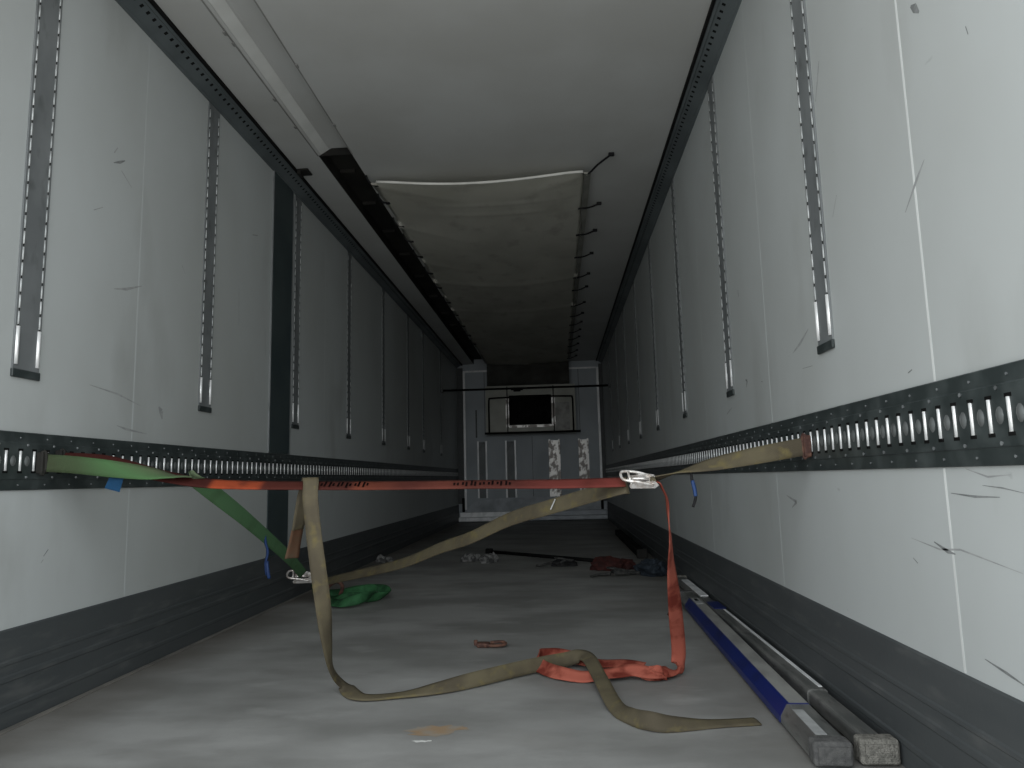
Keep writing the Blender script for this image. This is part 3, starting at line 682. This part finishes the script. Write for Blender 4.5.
link('label_tag', bm, m_bluetag, t_)['label'] = 'blue label tag'
ratchet(t_, (-1.085, 4.22, .150), rotz=.25, tilt=.5, m_=m_chrome)
GP = [(-1.03,4.22,.125),(-.98,4.16,.07),(-.90,4.15,.03),(-.80,4.17,.045),(-.68,4.25,.03),(-.62,4.36,.03),(-.68,4.46,.05),(-.82,4.44,.045),(-.95,4.40,.03),(-1.02,4.33,.04),(-.98,4.22,.03),(-.86,4.10,.025),(-.78,4.06,.035),(-.70,4.10,.05),(-.66,4.22,.06),(-.72,4.32,.07),(-.86,4.30,.06),(-1.0,4.26,.05)]
WG = [(0, .3, 1), (0, .5, 1), (0, .9, .5), (0, .4, 1), (.4, .2, 1), (.8, 0, .6), (.2, .6, .6), (0, .5, 1), (0, .8, .5), (.7, .2, .6), (.3, .6, .6), (0, .9, .4), (.1, .5, .9), (.2, .3, 1), (.7, .3, .6), (0, .6, .9), (0, .9, .4), (0, .7, .7)]
ribbon('tangled_tail', GP, WG, .055, m_green2, t_, floor=.0012)
bm = bmesh.new(); tube(bm, [(-.95, 4.2, .03), (-.93, 4.2, .10), (-.88, 4.2, .13), (-.85, 4.21, .10), (-.87, 4.22, .04)], .011, 8, 0, 4); link('hook', bm, m_rust, t_)

# cords
bm = bmesh.new(); tube(bm, [(-.895, 3.18, .485), (-.893, 3.19, .44), (-.887, 3.2, .40), (-.896, 3.2, .35), (-.890, 3.2, .30)], .006, 8, 0, 4); tube(bm, [(-.890, 3.2, .36), (-.882, 3.195, .31), (-.878, 3.2, .285)], .008, 8, 0, 3)
o = link('cord', bm, m_bluec); tag(o, 'short blue cord hanging from the green strap', 'cord')
t_ = thing('cord', 'black cord wrapped in blue tape hanging from the olive strap at right', 'cord', (.856, 2.285, .60))
bm = bmesh.new(); tube(bm, [(-.004, 0, .108), (-.002, .002, .085), (.004, 0, .055), (.006, 0, .03), (-.004, 0, 0)], .0045, 8, 0, 4); link('cord', bm, m_cord, t_)
bm = bmesh.new(); tube(bm, [(-.001, .002, .083), (.004, 0, .055), (.006, 0, .034)], .0062, 8, 0, 4); link('tape', bm, m_bluec, t_)

# ------------------------------------------------------------------ load bars on the floor
def loadbar(lab, a, b, m_side, m_top, m_f, wd, ht, fw, fh, sleeve, trap=False, group='load bars lying along the right wall'):
    a, b = Vector(a), Vector(b); L = (b-a).length; ang = math.atan2(-(b-a).x, (b-a).y)
    t_ = thing('load_bar', lab, 'load bar', a, group); t_.rotation_euler = (0, 0, ang)
    bm = bmesh.new()
    r_ = .012; prof = []
    if trap:
        h = wd/2; prof = [(-h, .008), (-h, .012), (-h+.002, .026), (-h+.024, .008+ht-.003), (-h+.029, .008+ht), (h-.010, .008+ht), (h-.004, .008+ht-.006), (h, .020), (h, .008)]
    else:
        for cx, cz_, a0 in ((wd/2-r_, .008+r_, -90), (wd/2-r_, .008+ht-r_, 0), (-wd/2+r_, .008+ht-r_, 90), (-wd/2+r_, .008+r_, 180)):
            for k in range(4):
                q = math.radians(a0+k*30); prof.append((cx+r_*math.cos(q), cz_+r_*math.sin(q)))
    y_s, y_e = sleeve
    extrude_y(bm, prof, y_s, y_e)
    bm.normal_update()
    for f in bm.faces:
        c_ = f.calc_center_median()
        f.material_index = 1 if (c_.z > .008+ht-.0012 and (not trap or c_.x > -wd/2+.03)) else 0
    tube_o = link('outer_tube', bm, [m_side, m_top], t_)
    bm = bmesh.new(); sc = .86
    extrude_y(bm, [(x*sc, .008+ht/2+(z-.008-ht/2)*sc) for x, z in prof], .03, L-.03); link('inner_tube', bm, m_beam, t_)
    for k, yy in ((0, 0), (1, L)):
        bm = bmesh.new()
        b2 = bmesh.new(); bmesh.ops.create_grid(b2, x_segments=2, y_segments=2, size=.5); b2.free()
        bbox(bm, -fw/2, fw/2, yy-(0 if k == 0 else .05), yy+(.05 if k == 0 else 0), .0015, fh, .010, 3)
        if k == 0:     # tread ribs on the end face
            for i in range(9):
                z = .012 + i*(fh-.024)/8; box(bm, -fw/2+.010, fw/2-.010, -.004, .002, z-.0022, z+.0022)
        link('rubber_foot', bm, m_f, t_)
    return t_, L
b1, L = loadbar('blue load bar with grey rubber foot lying on the floor, the left one', (1.068, 1.835, 0), (1.125, 4.15, 0), m_blue, m_dusty, m_foot, .090, .052, .094, .060, (.30, 2.05), True)
bm = bmesh.new(); h = .043
extrude_y(bm, [(-h, .010), (-h+.002, .026), (-h+.020, .057), (h-.006, .057), (h, .050), (h, .010)], .051, .30); link('end_sleeve', bm, m_beam, b1)
bm = bmesh.new(); box(bm, -.022, .006, .06, .25, .0572, .0580); link('sticker', bm, m_sticker, b1)
bm = bmesh.new(); bbox(bm, -.012, .022, 1.86, 2.02, .0605, .0635, .001, 1); link('latch_plate', bm, m_sticker, b1)
bm = bmesh.new(); bbox(bm, -.006, .012, 1.94, 1.99, .0635, .0665, .001, 1); link('latch_slot', bm, m_black, b1)
b2_, L = loadbar('steel grey load bar with crusty pale rubber foot, against the right kick plate', (1.181, 1.845, 0), (1.193, 4.75, 0), m_beam, m_beam, m_foot2, .062, .052, .094, .062, (.42, 1.95))
bm = bmesh.new(); bbox(bm, -.022, .022, 2.1, 2.70, .056, .062, .002, 1); link('release_lever', bm, m_post, b2_)
bm = bmesh.new(); bbox(bm, -.030, .030, 1.72, 1.90, .0605, .064, .001, 1); link('blue_collar', bm, m_blue, b2_)
bm = bmesh.new(); bbox(bm, .010, .022, .44, 1.70, .0600, .0625, .001, 1); link('edge_highlight', bm, m_post, b2_)  # pale strip that paints the highlight along the tube's upper right edge
# black bar lying slantwise across the floor farther in
t_ = thing('load_bar', 'thin black bar lying slantwise across the floor farther inside', 'bar', (-.24, 6.90, 0))
bm = bmesh.new(); A_, B2 = Vector((0, 0, .017)), Vector((1.17, -1.08, .017))
tube(bm, [A_, A_.lerp(B2, .5), B2], .015, 8, 0, 1); link('tube', bm, m_black, t_)
bm = bmesh.new(); bbox(bm, -.04, .03, -.025, .03, .001, .045, .006, 1); link('end_piece', bm, m_black, t_)
t_ = thing('load_bar', 'dark load bar on the floor deep inside along the right wall', 'bar', (1.13, 6.3, 0))
bm = bmesh.new(); bbox(bm, -.035, .035, 0, 2.4, .004, .068, .008, 2); link('tube', bm, m_black, t_)
bm = bmesh.new(); bbox(bm, -.045, .045, -.05, 0.0, .001, .078, .008, 2); link('rubber_foot', bm, m_lining, t_)
# pale edge trims at the floor sides
for i, s in enumerate((-1, 1)):
    bm = bmesh.new(); bbox(bm, min(s*1.205, s*1.2285), max(s*1.205, s*1.2285), 4.6 if s > 0 else 2.0, D-.16, .0002, .004, .001, 1)
    struct('trim_%d' % (30+i), bm, M('floor_edge_%d' % i, (.20, .19, .17), .5, var=(.13, .125, .115), vscale=(5, 5, 5)))

# ------------------------------------------------------------------ litter on the floor
t_ = thing('buckle', 'small rusty buckle with a loop lying alone on the middle of the floor', 'buckle', (.123, 3.10, 0))
bm = bmesh.new(); bbox(bm, -.055, .0, -.022, .022, .001, .020, .006, 2); bbox(bm, -.066, -.050, -.02, -.012, .010, .034, .003, 1); link('body', bm, m_rust, t_)
bm = bmesh.new(); tube(bm, [(-.01, -.018, .010), (.03, -.022, .010), (.062, -.012, .012), (.066, .010, .014), (.045, .024, .016), (.0, .020, .014)], .0065, 8, 0, 4); link('loop', bm, m_rust, t_)
def rag(name, lab, cat, loc, lumps, m_, group=None):
    bm = bmesh.new()
    for (dx, dy, rx, ry, rz, sd) in lumps: lump(bm, (dx, dy, .0008), rx, ry, rz, sd, .5)
    o = link(name, bm, m_, loc=loc); return tag(o, lab, cat, group)
rag('crumpled_rag', 'pale crumpled scrap on the floor left of the slanting black bar', 'rag', (-.335, 6.25, 0), [(-.03, 0, .06, .05, .05, 1), (.04, .04, .05, .04, .04, 2)], m_paper)
rag('crumpled_rag', 'pale crumpled scrap touching the left end of the slanting black bar', 'rag', (-.19, 6.12, 0), [(0, 0, .055, .06, .05, 3), (.045, .08, .045, .04, .05, 4)], m_paper)
rag('crumpled_rag', 'dull red rag on the floor behind the grey ratchet', 'rag', (.80, 5.55, 0), [(0, 0, .12, .09, .07, 8), (.12, .03, .09, .06, .05, 9)], m_red)
rag('crumpled_rag', 'dark blue rag on the floor beside the right kick plate', 'rag', (1.09, 5.25, 0), [(0, 0, .09, .14, .08, 11), (-.02, .16, .09, .07, .06, 12)], m_navy)
rag('crumpled_paper', 'small pale ball of paper at the foot of the left kick plate', 'paper', (-1.14, 6.3, 0), [(0, 0, .045, .045, .045, 13), (.06, .05, .03, .03, .03, 14)], m_paper)
t_ = thing('ratchet', 'dark ratchet with a short hooked tail lying before the slanting black bar', 'ratchet', (.42, 5.83, 0))
fr = ratchet(t_, (.06, 0, .035), rotz=.3, m_=m_darkg)
bm = bmesh.new(); lump(bm, (.04, 0, .001), .10, .05, .04, 21, .5); link('bundled_webbing', bm, m_cord, t_)
bm = bmesh.new(); tube(bm, [(-.03, .03, .03), (-.09, 0, .022), (-.15, -.04, .012), (-.18, -.02, .010)], .009, 8, 0, 4); link('hook', bm, m_darkg, t_)
t_ = thing('ratchet', 'grey ratchet and hooks on the floor in front of the red rag', 'ratchet', (.83, 5.18, 0))
fr = ratchet(t_, (.02, 0, .032), rotz=.35, m_=m_darkg, scale=1.0)
bm = bmesh.new(); tube(bm, [(.05, .02, .02), (.10, .04, .018), (.16, .06, .014)], .012, 8, 0, 4); link('hook', bm, m_darkg, t_)
bm = bmesh.new(); tube(bm, [(-.05, -.02, .02), (-.12, .01, .014), (-.17, -.03, .010), (-.19, -.05, .010)], .009, 8, 0, 4); link('claw', bm, m_darkg, t_)
bm = bmesh.new(); lump(bm, (0.985, 3.72, .001), .022, .03, .02, 31, .4); o = link('paper_scrap', bm, m_lining); tag(o, 'tiny dark scrap on the floor behind the hanging orange end', 'scrap')
# dried paint and rust stain
bm = bmesh.new()
def blot(cx, cy, rx, ry, mi, sd, z):
    q = random.Random(sd); n_ = 18
    f = bm.faces.new([bm.verts.new((cx+rx*(1+q.uniform(-.35, .3))*math.cos(2*math.pi*i/n_), cy+ry*(1+q.uniform(-.35, .3))*math.sin(2*math.pi*i/n_), z)) for i in range(n_)]); f.material_index = mi
blot(.06, 2.10, .075, .05, 1, 1, .0006); blot(.035, 2.018, .020, .008, 0, 2, .0010); blot(.06, 2.022, .008, .004, 0, 3, .0010); blot(.11, 2.12, .05, .02, 1, 4, .0008)
o = link('paint_spill', bm, [m_paint, m_stain]); tag(o, 'rusty stain with white paint drops on the floor at the front', 'stain')
